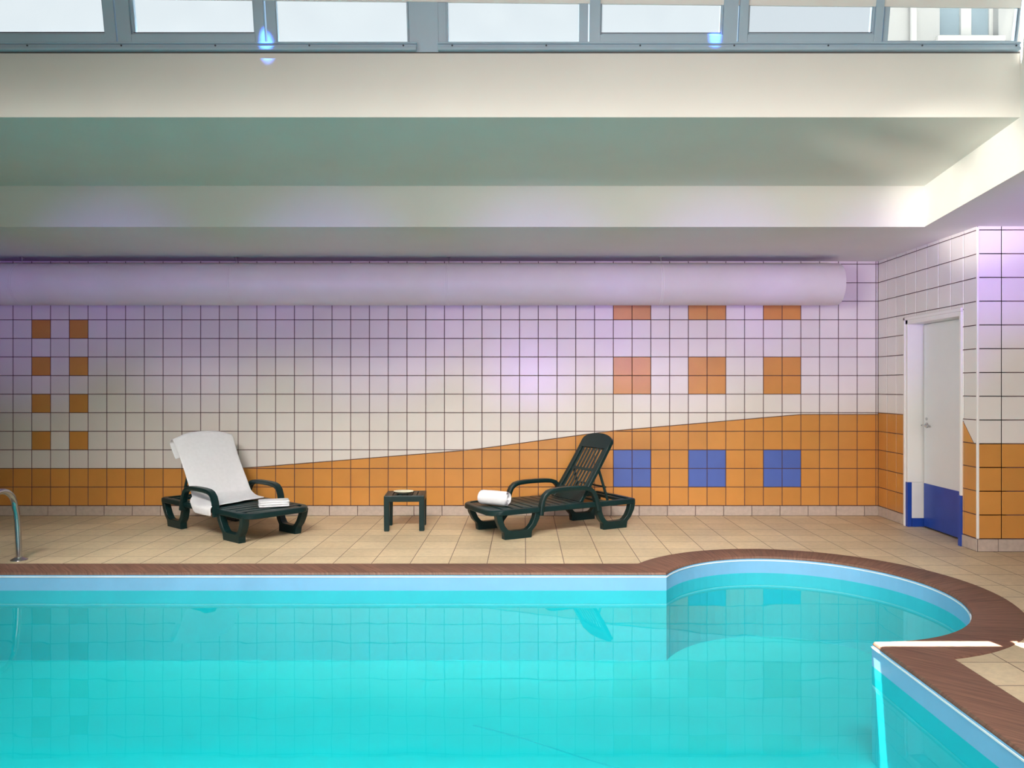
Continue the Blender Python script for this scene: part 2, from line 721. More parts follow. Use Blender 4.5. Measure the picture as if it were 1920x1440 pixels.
def outline(off, zc=0.0, narc=56):
    """list of (x,y): starts back-left, runs right along the back, around the bay, then to the viewer"""
    rx, ry = RX + off, RY + off
    yb, xr = PBK + off, PR + off
    ta = PI - math.asin((yb - EC[1]) / ry)
    tb = -math.acos(max(-1, min(1, (xr - EC[0]) / rx)))
    pts = []
    x_end = EC[0] + rx * math.cos(ta)
    for k in range(20):
        pts.append((PL - off + (x_end - (PL - off)) * k / 20, yb))
    for k in range(narc + 1):
        t = ta + (tb - ta) * k / narc
        pts.append((EC[0] + rx * math.cos(t), EC[1] + ry * math.sin(t)))
    ys = pts[-1][1]
    for k in range(1, 17):
        pts.append((xr, ys + (PNR - off - ys) * k / 16))
    for k in range(1, 17):
        pts.append((xr + (PL - off - xr) * k / 16, PNR - off))
    for k in range(1, 16):
        pts.append((PL - off, PNR - off + (yb - PNR + off) * k / 16))
    return pts


IN = outline(0.0)
OUT = outline(CW)
N = len(IN)

# ---- floor with the pool cut out
mb = MB()
outer = [(-8, -3), (7, -3), (7, D + 0.2), (-8, D + 0.2)]
hole = outline(CW - 0.02)
tess = tessellate_polygon([[Vector((x, y, 0)) for x, y in outer], [Vector((x, y, 0)) for x, y in hole]])
vs = [mb.bm.verts.new((x, y, 0)) for x, y in outer + hole]
for t in tess:
    mb.bm.faces.new([vs[i] for i in t])
for f in mb.bm.faces:
    f.normal_update()
    if f.normal.z < 0:
        f.normal_flip()
structure(mb.build('floor', M['floor'], recalc=False), 'beige square tiled pool deck', 'floor')

# ---- coping
mb = MB()
uvl = mb.bm.loops.layers.uv.new('UVMap')
acc = [0.0]
for i in range(N):
    a, b = IN[i], IN[(i + 1) % N]
    c, d = OUT[i], OUT[(i + 1) % N]
    acc.append(acc[-1] + 0.5 * (math.dist(a, b) + math.dist(c, d)))
off_u = 0.3 - (acc[0] % 0.3)
prof = [(0.0, -0.022), (-0.004, -0.008), (0.004, 0.004), (0.016, 0.0075), (CW - 0.008, 0.0075), (CW, 0.002), (CW, -0.03)]
rings = []
for i in range(N):
    a, c = Vector(IN[i]), Vector(OUT[i])
    dvec = (c - a)
    L = dvec.length
    dn = dvec / L
    ring = []
    for r, z in prof:
        q = a + dn * (r if r < 0.1 else L - (CW - r))
        ring.append(mb.bm.verts.new((q.x, q.y, z)))
    rings.append(ring)
for i in range(N):
    j = (i + 1) % N
    for k in range(len(prof) - 1):
        f = mb.bm.faces.new((rings[i][k], rings[i][k + 1], rings[j][k + 1], rings[j][k]))
        us = (acc[i], acc[i], acc[i + 1], acc[i + 1])
        ws = (prof[k][0], prof[k + 1][0], prof[k + 1][0], prof[k][0])
        for l, uu, ww in zip(f.loops, us, ws):
            l[uvl].uv = (uu, ww)
cop = mb.build('pool_coping', M['coping'], smooth=40)
structure(cop, 'brown ribbed tile coping around the curved pool edge', 'coping')

# ---- basin
WZ, FZ = -0.126, -0.64
BAS = outline(-0.006)
mb = MB()
lv = []
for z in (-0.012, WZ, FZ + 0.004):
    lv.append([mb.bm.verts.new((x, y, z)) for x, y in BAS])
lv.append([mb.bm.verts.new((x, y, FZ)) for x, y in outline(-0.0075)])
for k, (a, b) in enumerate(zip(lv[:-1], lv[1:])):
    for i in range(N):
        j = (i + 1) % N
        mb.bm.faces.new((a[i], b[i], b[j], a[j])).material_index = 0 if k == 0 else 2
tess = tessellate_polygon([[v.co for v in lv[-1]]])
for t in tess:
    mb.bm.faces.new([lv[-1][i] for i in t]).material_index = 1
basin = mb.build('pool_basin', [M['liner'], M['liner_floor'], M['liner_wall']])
structure(basin, 'pale blue liner of the sunken swimming pool', 'pool')
# welted seams of the liner on the pool floor
for (p, q) in (((-4.6, 3.6), (1.2, 2.7)), ((-0.3, 4.6), (1.84, 3.25))):
    mb = MB()
    pts = [(p[0] + (q[0] - p[0]) * k / 14, p[1] + (q[1] - p[1]) * k / 14 + 0.015 * math.sin(k), FZ + 0.001) for k in range(15)]
    mb.tube(pts, 0.004, n=6)
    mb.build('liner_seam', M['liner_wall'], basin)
mb = MB()
b0, b1 = outline(-0.005), outline(-0.010)
for z0, z1 in ((-0.026, -0.034),):
    r = []
    for loop, z in ((b0, -0.015), (b1, -0.016), (b1, -0.023), (b0, -0.024)):
        r.append([mb.bm.verts.new((x, y, z - 0.006)) for x, y in loop])
    for a, b in zip(r[:-1], r[1:]):
        for i in range(N):
            j = (i + 1) % N
            mb.bm.faces.new((a[i], a[j], b[j], b[i]))
o = mb.build('liner_bead', M['bead'], basin)
o['label'] = 'white bead holding the liner edge'

# ---- water
WA = outline(-0.008)
mb = MB()
top = [mb.bm.verts.new((x, y, WZ)) for x, y in WA]
bot = [mb.bm.verts.new((x, y, FZ + 0.003)) for x, y in outline(-0.0095)]
mid = [mb.bm.verts.new((x, y, FZ + 0.006)) for x, y in WA]
tess = tessellate_polygon([[v.co for v in top]])
for t in tess:
    mb.bm.faces.new([top[i] for i in t]).material_index = 0
    mb.bm.faces.new([bot[i] for i in t]).material_index = 1
for a, b in ((top, mid), (mid, bot)):
    for i in range(N):
        j = (i + 1) % N
        mb.bm.faces.new((a[i], a[j], b[j], b[i])).material_index = 1
structure(mb.build('water', [M['water_top'], M['water_body']]), 'still turquoise pool water', 'water')


# ------------------------------------------------------------------ ceilings
SOF, MID, TOPB = 2.712, 3.055, 3.4635
FY, BY = 6.468, 4.82
RE = lambda y: 3.35 - 0.1555 * (FY - y)

mb = MB()
mb.box((-8, FY, SOF), (7, D + 0.2, MID))
structure(mb.build('ceiling', M['plaster']), 'low plaster soffit over the back wall with pale front face', 'ceiling')
mb = MB()
mb.box((-8, BY, MID), (7, D + 0.2, TOPB - 0.01))
mb.box((-8, BY, TOPB - 0.01), (7, D + 0.2, TOPB), mi=1)
structure(mb.build('ceiling_upper', [M['plaster'], M['roof_out']]), 'raised plaster ceiling step with tall pale beam face', 'ceiling')
mb = MB()
pl = [(RE(FY), FY), (RE(-3), -3), (7, -3), (7, FY)]
mb.prism(pl, SOF, MID, lambda a, b, h: (a, b, h))
pl2 = [(RE(BY), BY), (RE(-3), -3), (7, -3), (7, BY)]
mb.prism(pl2, MID, 4.4, lambda a, b, h: (a, b, h))
structure(mb.build('ceiling_right', M['plaster']), 'angled plaster soffit running towards the viewer on the right', 'ceiling')
# roof over the glazed well, and the enclosing walls behind the viewer
mb = MB()
mb.box((-8, -3, 4.4), (7, 4.76, 4.6))
structure(mb.build('roof', M['plaster']), 'white roof over the pool hall', 'roof')
mb = MB()
mb.box((-8.2, -3, -0.1), (-8, D + 0.2, 4.6))
structure(mb.build('wall_left', M['plaster']), 'plain wall left of the pool', 'wall')
mb = MB()
mb.box((-8.2, -3.2, -0.1), (7.2, -3, 4.6))
structure(mb.build('wall_near', M['plaster']), 'plain wall behind the viewer', 'wall')
mb = MB()
mb.box((7, -3, -0.1), (7.2, D + 0.2, 4.6))
structure(mb.build('wall_far_right', M['plaster']), 'plain wall beyond the right corner', 'wall')

# ------------------------------------------------------------------ clerestory windows
LEAN = math.radians(79)
GW = Vector((0, -math.cos(LEAN), math.sin(LEAN)))
GN = Vector((0, -math.sin(LEAN), -math.cos(LEAN)))       # towards the room
GY = 4.80
G0 = Vector((0, GY + 0.012, 3.511))


def gfn(u, s, h):
    p = G0 + GW * s + GN * h
    return (u, p.y, p.z)


def gx(px):
    return PX(px, GY - 0.02)


HT = 0.62
# sill rails
for i, (a, b) in enumerate(((-8.0, gx(780)), (gx(820), RE(GY) - 0.01))):
    mb = MB()
    mb.box((a, GY - 0.012, TOPB), (b, GY + 0.1, 3.482), bevel=0.003)
    mb.box((a, GY - 0.004, 3.482), (b, GY + 0.1, 3.500), bevel=0.002)
    mb.box((a, GY - 0.014, 3.500), (b, GY + 0.1, 3.512), bevel=0.003)
    rail = mb.build('trim_%d' % (i + 2), M['alu'])
    structure(rail, ('blue-grey aluminium sill rail along the left run of windows', 'blue-grey aluminium sill rail along the right run of windows')[i], 'trim')
    u = (PX(52, GY) if i == 0 else PX(848, GY))
    while u < b - 0.02:
        mb = MB()
        mb.lathe([(0.0006, 0.0), (0.0055, 0.0), (0.0055, -0.003), (0.0006, -0.004)], (u, GY - 0.004, 3.491), n=10, ax='y')
        mb.build('screw', M['alu_dark'], rail)
        u += 0.583
# middle post
mb = MB()
mb.prism([(gx(766), -0.05), (gx(836), -0.05), (gx(836), HT), (gx(766), HT)], -0.05, 0.0, gfn)
mb.prism([(gx(778), -0.05), (gx(821), -0.05), (gx(821), HT), (gx(778), HT)], 0.0, 0.004, gfn)
structure(mb.build('trim_4', M['alu']), 'wide grey post between the two window runs', 'trim')


def window(idx, a, b, l, r, bot, glass, label, pane_top=None):
    """a,b outer edges; l,r stile widths, bot bottom-rail height"""
    mb = MB()
    t = 0.045
    sash = bot > 0.03
    f = 0.022 if sash else 0.006
    for (u0, u1, s0, s1) in ((a + 0.0015, a + l, 0, HT), (b - r, b - 0.0015, 0, HT), (a + l, b - r, 0, bot)):
        mb.prism([(u0, s0), (u1, s0), (u1, s1), (u0, s1)], -t, f, gfn)
    if sash:    # glazing bead step
        e = 0.012
        for (u0, u1, s0, s1) in ((a + l, a + l + e, bot, HT), (b - r - e, b - r, bot, HT), (a + l, b - r, bot, bot + e)):
            mb.prism([(u0, s0), (u1, s0), (u1, s1), (u0, s1)], -t, 0.008, gfn)
    fr = mb.build('window_%d' % idx, M['alu'], bevel=0.003)
    structure(fr, label, 'window')
    mb = MB()
    mb.prism([(a + l - 0.004, bot - 0.004), (b - r + 0.004, bot - 0.004), (b - r + 0.004, pane_top or HT), (a + l - 0.004, pane_top or HT)], -0.014, -0.008, gfn)
    mb.build('window_pane', M[glass], fr)
    if sash:
        mb = MB()
        mb.prism([(a + l + 0.010, bot + 0.010), (b - r - 0.010, bot + 0.010), (b - r - 0.010, bot + 0.014), (a + l + 0.010, bot + 0.014)], -0.006, 0.0095, gfn)
        mb.build('window_seal', M['alu_dark'], fr)


window(1, gx(-60), gx(217.5), 0.05, 0.068, 0.052, 'frost', 'leftmost frosted window with thick sash')
window(2, gx(219.5), gx(496.5), 0.086, 0.06, 0.050, 'frost', 'frosted sash window second from left')
window(3, gx(498.5), gx(766), 0.062, 0.012, 0.010, 'frost', 'thin framed frosted window left of the wide post')
window(4, gx(836), gx(1103), 0.012, 0.056, 0.008, 'frost', 'thin framed frosted window right of the wide post')
window(5, gx(1105), gx(1383), 0.066, 0.09, 0.048, 'frost', 'frosted sash window between wide post and right end')
window(6, gx(1385), gx(1655), 0.056, 0.05, 0.050, 'clear', 'clear sash window showing white sky beside the house view', 0.24)  # pane cut short; unseen opening above it added to let the sun strip in
window(7, gx(1657), gx(1913), 0.036, 0.012, 0.016, 'clear', 'clear rightmost window showing the neighbouring house', 0.24)  # same added opening above this pane for the sun
# blank panel left of the glazing and white head board across the top
mb = MB()
mb.prism([(-8, -0.05), (gx(-61), -0.05), (gx(-61), 0.95), (-8, 0.95)], -0.06, 0.0, gfn)
structure(mb.build('trim_5', M['white_paint']), 'white infill panel beside the leftmost window', 'trim')
mb = MB()
zl, zr = PZ(-8, GY - 0.045), PZ(13, GY - 0.045)
sl = (zl - G0.z) / GW.z
sr = (zr - G0.z) / GW.z
xl, xr_ = -8, 3.06
sl2 = sl + (sl - sr) * 0.5
mb.prism([(xl, sl2), (xr_, sr), (xr_, sr + 0.10), (xl, sr + 0.115)], -0.010, 0.010, gfn)
structure(mb.build('trim_6', M['white_paint']), 'white rail across the windows', 'trim')
mb = MB()
mb.prism([(xl, 0.62), (xr_, 0.62), (xr_, 1.0), (xl, 1.0)], -0.010, 0.006, gfn)
structure(mb.build('trim_7', M['white_paint']), 'white head board above the windows', 'trim')

# neighbouring house seen through the clear panes
hb = empty('house', (6.0, 9.0, 3.0))
tag(hb, 'pale neighbouring house seen through the rightmost window', 'house')
HYP = 9.0
hx = lambda px: PX(px, HYP) - 6.0
hz = lambda py: PZ(py, HYP) - 3.0
mb = MB()
wx0, wx1, wz0, wz1 = hx(1762), hx(1872), hz(70), hz(-60)
X0, X1, ZA, ZB = hx(1660), 3.5, 0.0, 6.0
for lo, hi in (((X0, 0, ZA), (wx0, 0.3, ZB)), ((wx1, 0, ZA), (X1, 0.3, ZB)), ((wx0, 0, ZA), (wx1, 0.3, wz0)), ((wx0, 0, wz1), (wx1, 0.3, ZB))):
    mb.box(lo, hi)
mb.build('facade', M['facade'], hb)
mb = MB()
e = 0.045
for lo, hi in (((wx0, 0.10, wz0), (wx0 + e, 0.16, wz1)), ((wx1 - e, 0.10, wz0), (wx1, 0.16, wz1)), ((wx0, 0.10, wz0), (wx1, 0.16, wz0 + e + .03)),
               ((wx0, 0.10, wz1 - e), (wx1, 0.16, wz1)), ((hx(1810), 0.09, wz0), (hx(1830), 0.16, wz1))):
    mb.box(lo, hi, bevel=0.004)
hw = mb.build('house_window', M['white_paint'], hb)
mb = MB()
mb.box((wx0 + 0.02, 0.125, wz0 + 0.02), (wx1 - 0.02, 0.135, wz1 - 0.02))
mb.build('pane', M['facade_glass'], hw)
mb = MB()
mb.box((wx0 - 0.05, -0.06, wz0 - 0.06), (wx1 + 0.05, 0.12, wz0), bevel=0.008)
mb.build('window_ledge', M['white_paint'], hb)
mb = MB()
mb.tube([(hx(1708), -0.06, 0.0), (hx(1708), -0.06, 6.0)], 0.035, n=14)
mb.build('downpipe', M['white_paint'], hb, smooth=40)

# ------------------------------------------------------------------ door
dx = WX + 0.138
door = empty('door_1', (WX, 7.15, 0))
structure(door, 'white flush door with blue kick panel in the right tiled wall', 'door')


def lw(v):
    return (v[0] - WX, v[1] - 7.15, v[2])


def lbox(mb, lo, hi, **k):
    mb.box(lw(lo), lw(hi), **k)


KZ = 0.437
fw = 0.052
mb = MB()
# frame: architrave face + jamb lining
lbox(mb, (WX - 0.012, DOOR_Y1 - fw, KZ), (dx + 0.03, DOOR_Y1, DOOR_Z), bevel=0.004)
lbox(mb, (WX - 0.012, DOOR_Y0, KZ), (dx + 0.03, DOOR_Y0 + 0.03, DOOR_Z), bevel=0.004)
lbox(mb, (WX - 0.012, DOOR_Y0, DOOR_Z - fw), (dx + 0.03, DOOR_Y1, DOOR_Z), bevel=0.004)
lbox(mb, (WX + 0.03, DOOR_Y1 - fw, 0.085), (dx + 0.03, DOOR_Y1, KZ), bevel=0.002)
lbox(mb, (WX + 0.03, DOOR_Y0, 0.085), (dx + 0.03, DOOR_Y0 + 0.03, KZ), bevel=0.002)
lbox(mb, (WX - 0.022, DOOR_Y1 - 0.012, 0.0), (WX + 0.0, DOOR_Y1 + 0.018, DOOR_Z + 0.018), bevel=0.004)
lbox(mb, (WX - 0.020, DOOR_Y0 - 0.012, KZ), (WX + 0.0, DOOR_Y0 + 0.012, DOOR_Z - 0.0125), bevel=0.004)
lbox(mb, (WX - 0.022, DOOR_Y0 - 0.012, DOOR_Z - 0.012), (WX + 0.0, DOOR_Y1 + 0.018, DOOR_Z + 0.018), bevel=0.004)
mb.build('door_frame', M['white_paint'], door)
mb = MB()
lbox(mb, (WX - 0.012, DOOR_Y1 - fw, 0.0), (WX + 0.03, DOOR_Y1 - 0.008, KZ), bevel=0.002)
lbox(mb, (WX - 0.022, DOOR_Y0 - 0.008, 0.0), (WX + 0.03, DOOR_Y0 + 0.03, KZ), bevel=0.002)
lbox(mb, (WX + 0.034, DOOR_Y1 - fw - 0.001, 0.0), (dx + 0.03, DOOR_Y1, 0.085), bevel=0.002)
lbox(mb, (WX + 0.034, DOOR_Y0, 0.0), (dx + 0.03, DOOR_Y0 + 0.031, 0.085), bevel=0.002)
mb.build('frame_base', M['door_blue'], door)['label'] = 'blue painted foot of the door frame'
mb = MB()
LY0, LY1 = DOOR_Y0 + 0.034, DOOR_Y1 - fw - 0.022
lbox(mb, (dx, LY0, 0.012), (dx + 0.04, LY1, DOOR_Z - fw - 0.004), bevel=0.003)
leaf = mb.build('door_leaf', M['door_white'], door)
mb = MB()
lbox(mb, (dx - 0.004, LY0, 0.014), (dx + 0.003, LY1 - 0.004, KZ - 0.004), bevel=0.0015)
mb.build('kick_panel', M['door_blue'], leaf)['label'] = 'blue kick panel'
mb = MB()
lbox(mb, (dx + 0.015, LY1, 0.0), (dx + 0.035, LY1 + 0.022, DOOR_Z - fw))
lbox(mb, (dx + 0.01, LY0, 0.0), (dx + 0.035, LY1, 0.012))
mb.build('door_gap_seal', M['dark_gap'], door)
mb = MB()
hy, hzz = LY1 - 0.055, 1.0
c = lw((dx, hy, hzz))
mb.lathe([(0.001, 0.0), (0.027, 0.0), (0.027, -0.006), (0.022, -0.010), (0.001, -0.011)], c, n=24, ax='x')
mb.tube([(c[0] - 0.008, c[1], c[2]), (c[0] - 0.045, c[1], c[2]), (c[0] - 0.055, c[1] - 0.012, c[2]), (c[0] - 0.056, c[1] - 0.06, c[2]), (c[0] - 0.054, c[1] - 0.115, c[2] - 0.002)], 0.0095, n=12)
c2 = (c[0], c[1], c[2] + 0.062)
mb.lathe([(0.001, 0.0), (0.013, 0.0), (0.013, -0.008), (0.001, -0.009)], c2, n=20, ax='x')
mb.build('door_handle', M['steel'], leaf, smooth=40)['label'] = 'steel lever handle'

# ------------------------------------------------------------------ ventilation duct
DY, DZ, DR = D - 0.255, 2.433, 0.216
dend = 3.245
duct = empty('ventilation_duct', (0, DY, DZ))
tag(duct, 'long round white ventilation duct hung below the soffit along the back wall', 'duct')
mb = MB()
prof = [(DR - 0.012, dend - 0.004), (DR - 0.004, dend), (DR, dend - 0.006), (DR, -8.0 + 0.01), (DR - 0.012, -8.0 + 0.01)]
mb.lathe([(0.001, dend - 0.004)] + prof + [(0.001, -8.0 + 0.01)], (0, 0, 0), n=72, ax='x')
mb.build('duct_tube', M['duct'], duct, smooth=40)
for px in (-357, 42, 442, 840, 1237):
    u = PX(px, DY)
    if px > 0:
        mb = MB()
        mb.lathe([(DR - 0.004, u - 0.02), (DR + 0.0022, u - 0.017), (DR + 0.0022, u - 0.003), (DR - 0.0004, u), (DR - 0.001, u + 0.0005), (DR + 0.0022, u + 0.003), (DR + 0.0022, u + 0.017), (DR - 0.004, u + 0.02)], (0, 0, 0), n=72, ax='x')
        mb.build('duct_joint', M['duct'], duct, smooth=30)
        mb = MB()
        mb.tube([(u + 0.01, -0.02, DR - 0.004), (u + 0.01, -0.02, SOF - DZ)], 0.004, n=8)
        mb.box((u - 0.012, -0.045, SOF - DZ - 0.004), (u + 0.032, 0.005, SOF - DZ), bevel=0.001)
        mb.build('hanger_rod', M['steel'], duct)

# ------------------------------------------------------------------ sun loungers
GP = M['green_plastic']


def rrect(x0, x1, y, rf, rr, n=7):
    pts = []
    for (cx, cy, r, a0) in ((x1 - rr, y - rr, rr, 0), (x0 + rf, y - rf, rf, 90), (x0 + rf, -y + rf, rf, 180), (x1 - rr, -y + rr, rr, 270)):
        for k in range(n + 1):
            a = math.radians(a0 + 90 * k / n)
            pts.append((cx + r * math.cos(a), cy + r * math.sin(a)))
    return pts


BA = math.radians(57)
HX, HZ = 0.165, 0.275
BL = 0.745


def bfn(y, t, n):
    """backrest coordinates: y across, t up the back, n out of its front"""
    q = t / BL
    n2 = n + 0.035 * (q - 0.45) ** 2 - 0.01
    return (HX + math.cos(BA) * t - math.sin(BA) * n2, y, HZ + math.sin(BA) * t + math.cos(BA) * n2)


def bgrid(mb, yfun, t0, t1, th=0.022, nt=10):
    """strip of the back with left/right edges from yfun(t)"""
    rings = []
    for k in range(nt + 1):
        t = t0 + (t1 - t0) * k / nt
        a, b = yfun(t)
        b1 = min(0.004, (b - a) / 5)
        rings.append([bfn(a, t, -th / 2 + b1), bfn(a + b1, t, -th / 2), bfn(b - b1, t, -th / 2), bfn(b, t, -th / 2 + b1),
                      bfn(b, t, th / 2 - b1), bfn(b - b1, t, th / 2), bfn(a + b1, t, th / 2), bfn(a, t, th / 2 - b1)])
    mb.loft(rings)


def make_lounger():
    root = empty('sun_lounger', (0, 0, 0))
    # --- seat: rounded frame and cross slats
    mb = MB()
    xa, xb, hw = -0.815, 0.77, 0.345
    o_, i_ = rrect(xa, xb, hw, 0.13, 0.05), rrect(xa + 0.05, xb - 0.05, hw - 0.05, 0.085, 0.02)

    def crown(x):
        return 0.012 * max(0.0, -(x + 0.45)) / 0.36 * -1       # foot end dips slightly
    zt, zb = 0.280, 0.232
    rings = []
    for (loop, z, ins) in ((o_, zb + 0.006, 0), (o_, zt - 0.010, 0), (o_, zt - 0.003, 1), (o_, zt, 2), (i_, zt, 0), (i_, zb, 0), (o_, zb, 1), (o_, zb + 0.006, 0)):
        ring = []
        for (x, y) in loop:
            s = 1 - ins * 0.006
            ring.append(mb.bm.verts.new((x * s, y * (1 - ins * 0.012), z + crown(x))))
        rings.append(ring)
    n = len(o_)
    for a, b in zip(rings[:-1], rings[1:]):
        for i in range(n):
            j = (i + 1) % n
            mb.bm.faces.new((a[i], a[j], b[j], b[i]))
    x = -0.755
    while x < 0.12:
        yy = hw - 0.04 if x > -0.70 else hw - 0.09
        mb.box((x, -yy, 0.256 + crown(x)), (x + 0.082, yy, 0.278 + crown(x)), bevel=0.006)
        x += 0.0965
    for y in (-0.16, 0.16):
        mb.box((-0.77, y - 0.012, 0.243), (0.14, y + 0.012, 0.262), bevel=0.003)
    mb.box((0.66, -0.31, 0.24), (0.70, 0.31, 0.27), bevel=0.006)
    mb.box((0.46, -0.31, 0.236), (0.51, 0.31, 0.258), bevel=0.006)
    mb.build('seat', GP, root, smooth=35)
    # --- backrest
    mb = MB()
    W = 0.272

    def edge(t):
        return W - 0.012 * (t / BL)
    for s in (-1, 1):
        bgrid(mb, lambda t, s=s: (min(s * (edge(t) - 0.058), s * edge(t)), max(s * (edge(t) - 0.058), s * edge(t))), 0.0, 0.64, th=0.034)
    # top panel with rounded crown

    def crown_w(t):
        q = max(0.0, (t - 0.655) / (BL + 0.001 - 0.655))
        return edge(t) * math.sqrt(max(0.02, 1 - q ** 2.4 * 0.98)) if q > 0 else edge(t)
    ts = [0.585 + (0.66 - 0.585) * k / 3 for k in range(4)] + [0.66 + (BL - 0.66) * math.sin(k / 10 * PI / 2) for k in range(1, 11)]
    rings = []
    th = 0.030
    for t in ts:
        w_ = crown_w(t)
        row = []
        for nn in (-th / 2, th / 2):
            line = [(-w_ + 2 * w_ * k / 12, nn) for k in range(13)]
            if nn > 0:
                line.reverse()
            row += [bfn(y, t, nn_) for y, nn_ in line]
        rings.append(row)
    mb.loft(rings)
    # bottom panel
    bgrid(mb, lambda t: (-0.225, 0.225), 0.0, 0.13, th=0.026, nt=4)
    # upright slats, separated by narrow gaps
    ns = 7
    span = 0.205
    pitch = 2 * span / ns
    for k in range(ns):
        c0 = -span + (k + 0.5) * pitch
        bgrid(mb, lambda t, c0=c0: (c0 - pitch * 0.26, c0 + pitch * 0.26), 0.12, 0.60, th=0.009)
    bgrid(mb, lambda t: (-0.22, 0.22), 0.335, 0.36, th=0.010, nt=2)
    mb.build('backrest', GP, root, smooth=35)
    # --- prop behind the back
    mb = MB()
    for s in (-1, 1):
        p0 = Vector(bfn(s * 0.235, 0.37, -0.022))
        p1 = Vector((0.485, s * 0.255, 0.258))
        mb.tube([p0, p0.lerp(p1, 0.5), p1], 0.013, n=10)
    q0, q1 = Vector(bfn(-0.235, 0.30, -0.03)), Vector(bfn(0.235, 0.30, -0.03))
    a, b = Vector((0.46, -0.25, 0.40)), Vector((0.46, 0.25, 0.40))
    mb.tube([a, b], 0.009, n=8)
    mb.build('back_support', GP, root, smooth=40)
    # --- legs: goblet-shaped loops with a foot block
    OU = [(-.228, .245), (-.214, .17), (-.182, .105), (-.142, .062), (-.138, .03), (-.136, 0), (.136, 0), (.138, .03), (.142, .062), (.182, .105), (.214, .17), (.228, .245)]
    II = [(-.170, .245), (-.160, .18), (-.135, .125), (-.105, .090), (-.085, .079), (-.05, .076), (.05, .076), (.085, .079), (.105, .090), (.135, .125), (.160, .18), (.170, .245)]
    for (cx, s) in ((-0.53, -1), (-0.53, 1), (0.53, -1), (0.53, 1)):
        mb = MB()
        rows = []
        for (y, k) in ((0.268, 0), (0.334, 0)):
            for P in (OU, II):
                row = []
                for (x, z) in P:
                    splay = 0.018 * (1 - z / 0.245)        # feet tuck slightly inward
                    row.append(mb.bm.verts.new((cx + x, s * (y - splay), z)))
                rows.append(row)
        o0, i0, o1, i1 = rows
        nn = len(OU)
        for i in range(nn - 1):
            mb.bm.faces.new((o0[i], o0[i + 1], i0[i + 1], i0[i]))
            mb.bm.faces.new((o1[i], o1[i + 1], i1[i + 1], i1[i]))
            mb.bm.faces.new((o0[i], o0[i + 1], o1[i + 1], o1[i]))
            mb.bm.faces.new((i0[i], i0[i + 1], i1[i + 1], i1[i]))
        for i in (0, nn - 1):
            mb.bm.faces.new((o0[i], i0[i], i1[i], o1[i]))
        mb.build('leg', GP, root, bevel=0.005, smooth=50)
    # --- armrests
    for s in (-1, 1):
        mb = MB()
        y = s * 0.335
        pts2 = [(-0.310, 0.20), (-0.302, 0.27), (-0.290, 0.325), (-0.268, 0.372), (-0.232, 0.402), (-0.185, 0.416), (-0.10, 0.423), (0.0, 0.425),
                (0.10, 0.424), (0.175, 0.418), (0.225, 0.403), (0.258, 0.373), (0.283, 0.325), (0.30, 0.27), (0.318, 0.20)]
        w, h = 0.033, 0.020
        prof = [(-w, -h * .5), (-w * .8, -h), (w * .8, -h), (w, -h * .5), (w, h * .3), (w * .7, h), (-w * .7, h), (-w, h * .3)]
        mb.sweep([(x_, y, z_) for x_, z_ in pts2], prof, (0, 1, 0))
        mb.build('armrest', GP, root, smooth=50)
    return root


LA_L, LA_R = math.radians(140), math.radians(28)
CL, CR = (-2.80, 7.44), (0.271, 7.52)
lounger = make_lounger()
tag(lounger, 'dark green plastic sun lounger with bare slatted back, facing left', 'sun lounger', 'sun loungers by the back wall')
lounger.location = (CR[0], CR[1], 0)
lounger.rotation_euler.z = LA_R
l2 = copy_tree(lounger)
tag(l2, 'dark green plastic sun lounger with white towel draped over its back', 'sun lounger', 'sun loungers by the back wall')
l2.location = (CL[0], CL[1], 0)
l2.rotation_euler.z = LA_L

